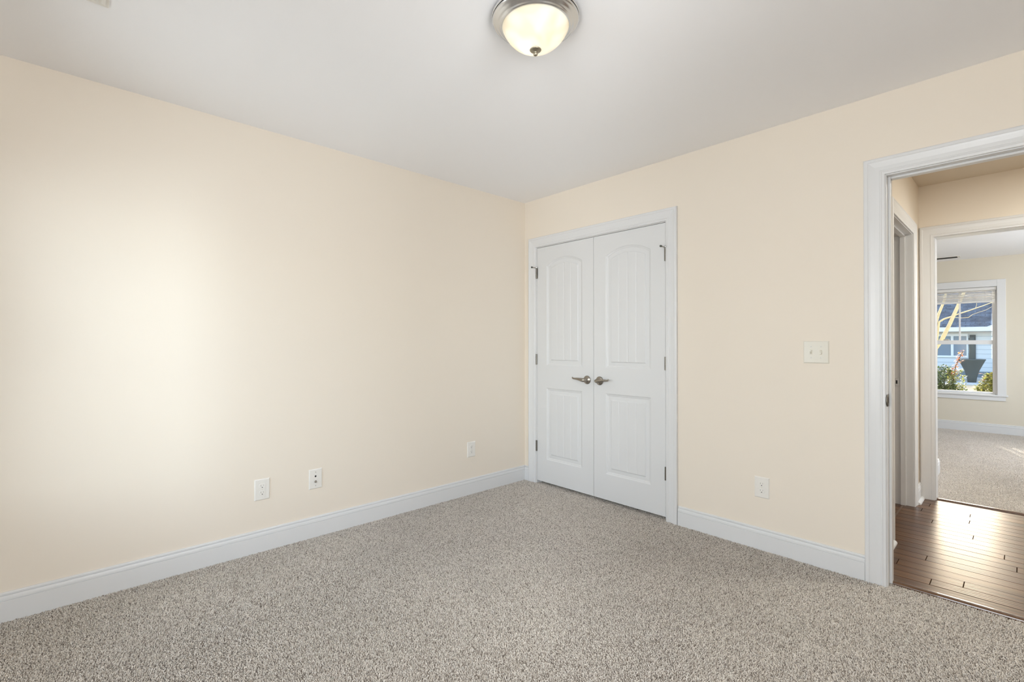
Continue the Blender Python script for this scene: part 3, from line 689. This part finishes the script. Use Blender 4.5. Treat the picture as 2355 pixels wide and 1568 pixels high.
# dark tapered planter stands in for a reflection in the window glass
r = empty('reflection_funnel', (1.62, 24.6, GZ), 'dark tapered planter shape standing in for a reflection in the glass', 'reflection_funnel')
MB().lathe([(0,0),(.13,0),(.16,.25),(.24,.55),(.40,.93),(.43,.98),(.41,1.0),(.36,.93),(0,.93)], 28).build('funnel', M['slate'], r, smooth=True)
MB().tube([(0,0,.9),(.01,0,1.4),(-.02,0,1.9)], [.10,.095,.085], 10).build('stem', M['slate'], r)

def leaves_mesh(name, m, pts, size, rr, parent):
    n = len(pts); V = []; F = []; T = []
    for i, p in enumerate(pts):
        a = rr.uniform(0, 2*PI); e = rr.uniform(-.9, .9); L_ = size*rr.uniform(.6, 1.3); w = L_*.22
        d = Vector((math.cos(a)*math.cos(e), math.sin(a)*math.cos(e), math.sin(e))); s = d.cross(Vector((0, 0, 1))).normalized(); u = s.cross(d)
        p = Vector(p); k = len(V)
        V += [p, p+d*L_*.45+s*w-u*w*.3, p+d*L_*.5, p+d*L_*.45-s*w-u*w*.3, p+d*L_-u*L_*.12]
        F += [(k, k+1, k+2), (k, k+2, k+3), (k+1, k+4, k+2), (k+2, k+4, k+3)]
        T += [rr.random()]*5
    me = bpy.data.meshes.new(name); me.from_pydata([tuple(v) for v in V], [], F)
    at = me.attributes.new('tone', 'FLOAT', 'POINT'); at.data.foreach_set('value', T)
    return link(name, me, m, parent)
def shrub(loc, blobs, size, n, m, label, seed, stalks=(), cat='shrub'):
    rr = random.Random(seed); r = empty('shrub', loc, label, cat)
    pts = []
    for _ in range(n):
        bx, by, bz, sx, sz = rr.choice(blobs)
        a = rr.uniform(0, 2*PI); c_ = rr.uniform(-1, 1); k = rr.uniform(.55, 1)**.5; s_ = math.sqrt(1-c_*c_)
        pts.append((bx+sx*k*s_*math.cos(a), by+sx*k*s_*math.sin(a), max(.04, bz+sz*k*c_)))
    leaves_mesh('foliage', m, pts, size, rr, r)
    q = MB()
    for bx, by, bz, sx, sz in blobs: q.tube([(bx*.3, by*.3, 0), (bx*.7, by*.7, bz*.5), (bx, by, bz)], [.018, .012, .006], 6)
    for st in stalks: q.tube(st, [.012]+[.007]*(len(st)-1), 6)
    q.build('stems', M['stem'], r)
    return r, rr
r, rr = shrub((2.14, 7.35, GZ), [(-.05,0,.75,.19,.42),(.02,.05,1.05,.14,.25),(.14,-.02,.80,.18,.20),(-.20,.05,.95,.2,.35)], .055, 3600, M['leaf_dark'],
      'dark green leafy bush at the near side of the window', 11, [[(.05,0,0),(.10,0,.9),(.16,0,1.3),(.24,0,1.52)]])
leaves_mesh('red_leaves', M['leaf_red'], [(.12+.12*t+rr.uniform(-.035,.035), rr.uniform(-.04,.04), 1.14+.40*t) for t in [rr.random() for _ in range(110)]], .042, rr, r)
leaves_mesh('bright_leaves', M['leaf_light'], [(rr.uniform(.05,.26), rr.uniform(-.10,.05), rr.uniform(.85,1.25)) for _ in range(260)], .05, rr, r)
r, rr = shrub((2.70, 7.30, GZ), [(0,0,.90,.13,.26),(.10,.03,1.05,.12,.16),(-.08,0,.95,.10,.10),(.02,0,1.12,.10,.08)], .058, 1700, M['leaf_light'],
      'sunlit yellow-green bush at the far side of the window', 12)
leaves_mesh('red_leaves', M['leaf_red'], [(rr.uniform(-.12,.06), rr.uniform(-.05,.05), rr.uniform(1.0,1.2)) for _ in range(26)], .05, rr, r)

# low shrubs along the neighbour's walk
for k, (x_, lb) in enumerate(((.12, 'low dark shrub before the neighbouring house, left of its twin'), (.84, 'low dark shrub before the neighbouring house, next to the planter'),
                              (2.48, 'low dark shrub before the neighbouring house, past the planter'))):
    r, _ = shrub((x_, 25.0, GZ), [(0,0,.30,.17,.26),(.09,0,.25,.13,.20),(-.09,0,.26,.13,.20)], .09, 420, M['leaf_pine'], lb, 40+k)

# bare tree leaning across the upper panes
r = empty('bare_tree', (1.72, 9.0, GZ), 'bare pale-barked tree leaning across the upper window panes', 'tree')
def T(x, z, y=9.0): return (x-1.72, y-9.0, z-GZ)
trunk = MB().tube([T(1.72,GZ), T(1.74,.3), T(1.79,.80), T(1.88,1.06), T(1.995,1.26), T(2.11,1.56), T(2.235,1.93), T(2.42,2.5), T(2.55,3.2)], [.075,.062,.050,.040,.034,.029,.026,.020,.012], 10).build('trunk', M['bark'], r, smooth=True)
br_ = MB().tube([T(1.90,.85), T(1.93,1.30), T(1.96,1.60), T(2.03,1.655), T(2.12,1.69), T(2.24,1.745), T(2.38,1.80), T(2.52,1.86), T(2.69,1.935), T(2.9,2.05)],
     [.03,.02,.017,.014,.012,.010,.009,.007,.006,.003], 8).build('branch', M['bark'], r, smooth=True)
MB().tube([T(2.12,1.69), T(2.26,1.665), T(2.36,1.67), T(2.41,1.72), T(2.50,1.76), T(2.58,1.79), T(2.70,1.88)], [.006,.005,.005,.004,.004,.0035,.003], 6).build('twig', M['bark'], br_)
MB().tube([T(2.45,1.835), T(2.47,1.90), T(2.45,1.98)], [.004,.003,.002], 6).build('twig', M['bark'], br_)
MB().tube([T(1.90,.85), T(1.87,1.4), T(1.955,1.75), T(2.03,1.98), T(2.12,2.5)], [.035,.026,.022,.018,.012], 8).build('branch', M['bark'], r, smooth=True)
r = empty('sun_blocker', (1.40, 8.0, GZ), 'added fence panel in the yard, out of view beside the window', 'blocker')  # added unseen panel that shades the floor beside the sun streaks
for k in range(6): boxes('board', [(-.345+k*.115,-.231+k*.115,-.012,.012,.05,3.6)], M['stem'], r)
boxes('rail', [(-.345,.345,.012,.05,.5,.59)], M['stem'], r); boxes('rail', [(-.345,.345,.012,.05,2.9,2.99)], M['stem'], r)
for x_, lb in ((1.814, 'added bare trunk splitting the sun, nearer the fence panel'), (1.920, 'added bare trunk splitting the sun, farther from the fence panel')):
    r = empty('bare_tree', (x_, 8.0, GZ), lb, 'tree')  # added unseen trunk that cuts the sun into streaks
    MB().tube([(0,0,0),(.002,0,1.5),(-.002,0,3.4),(0,0,4.4)], [.028,.026,.025,.012], 10).build('trunk', M['bark'], r)
    MB().tube([(-.002,0,3.3),(.1,.1,3.8),(.25,.15,4.3)], [.014,.010,.005], 6).build('branch', M['bark'], r)

# everything above the far-room roof line: eaves that keep the sun off the rooms
struct(boxes('roof', [(-.6,5.6,-4.2,6.5,2.62,2.75)], M['roof']), 'roof over the rooms, out of view', 'roof')
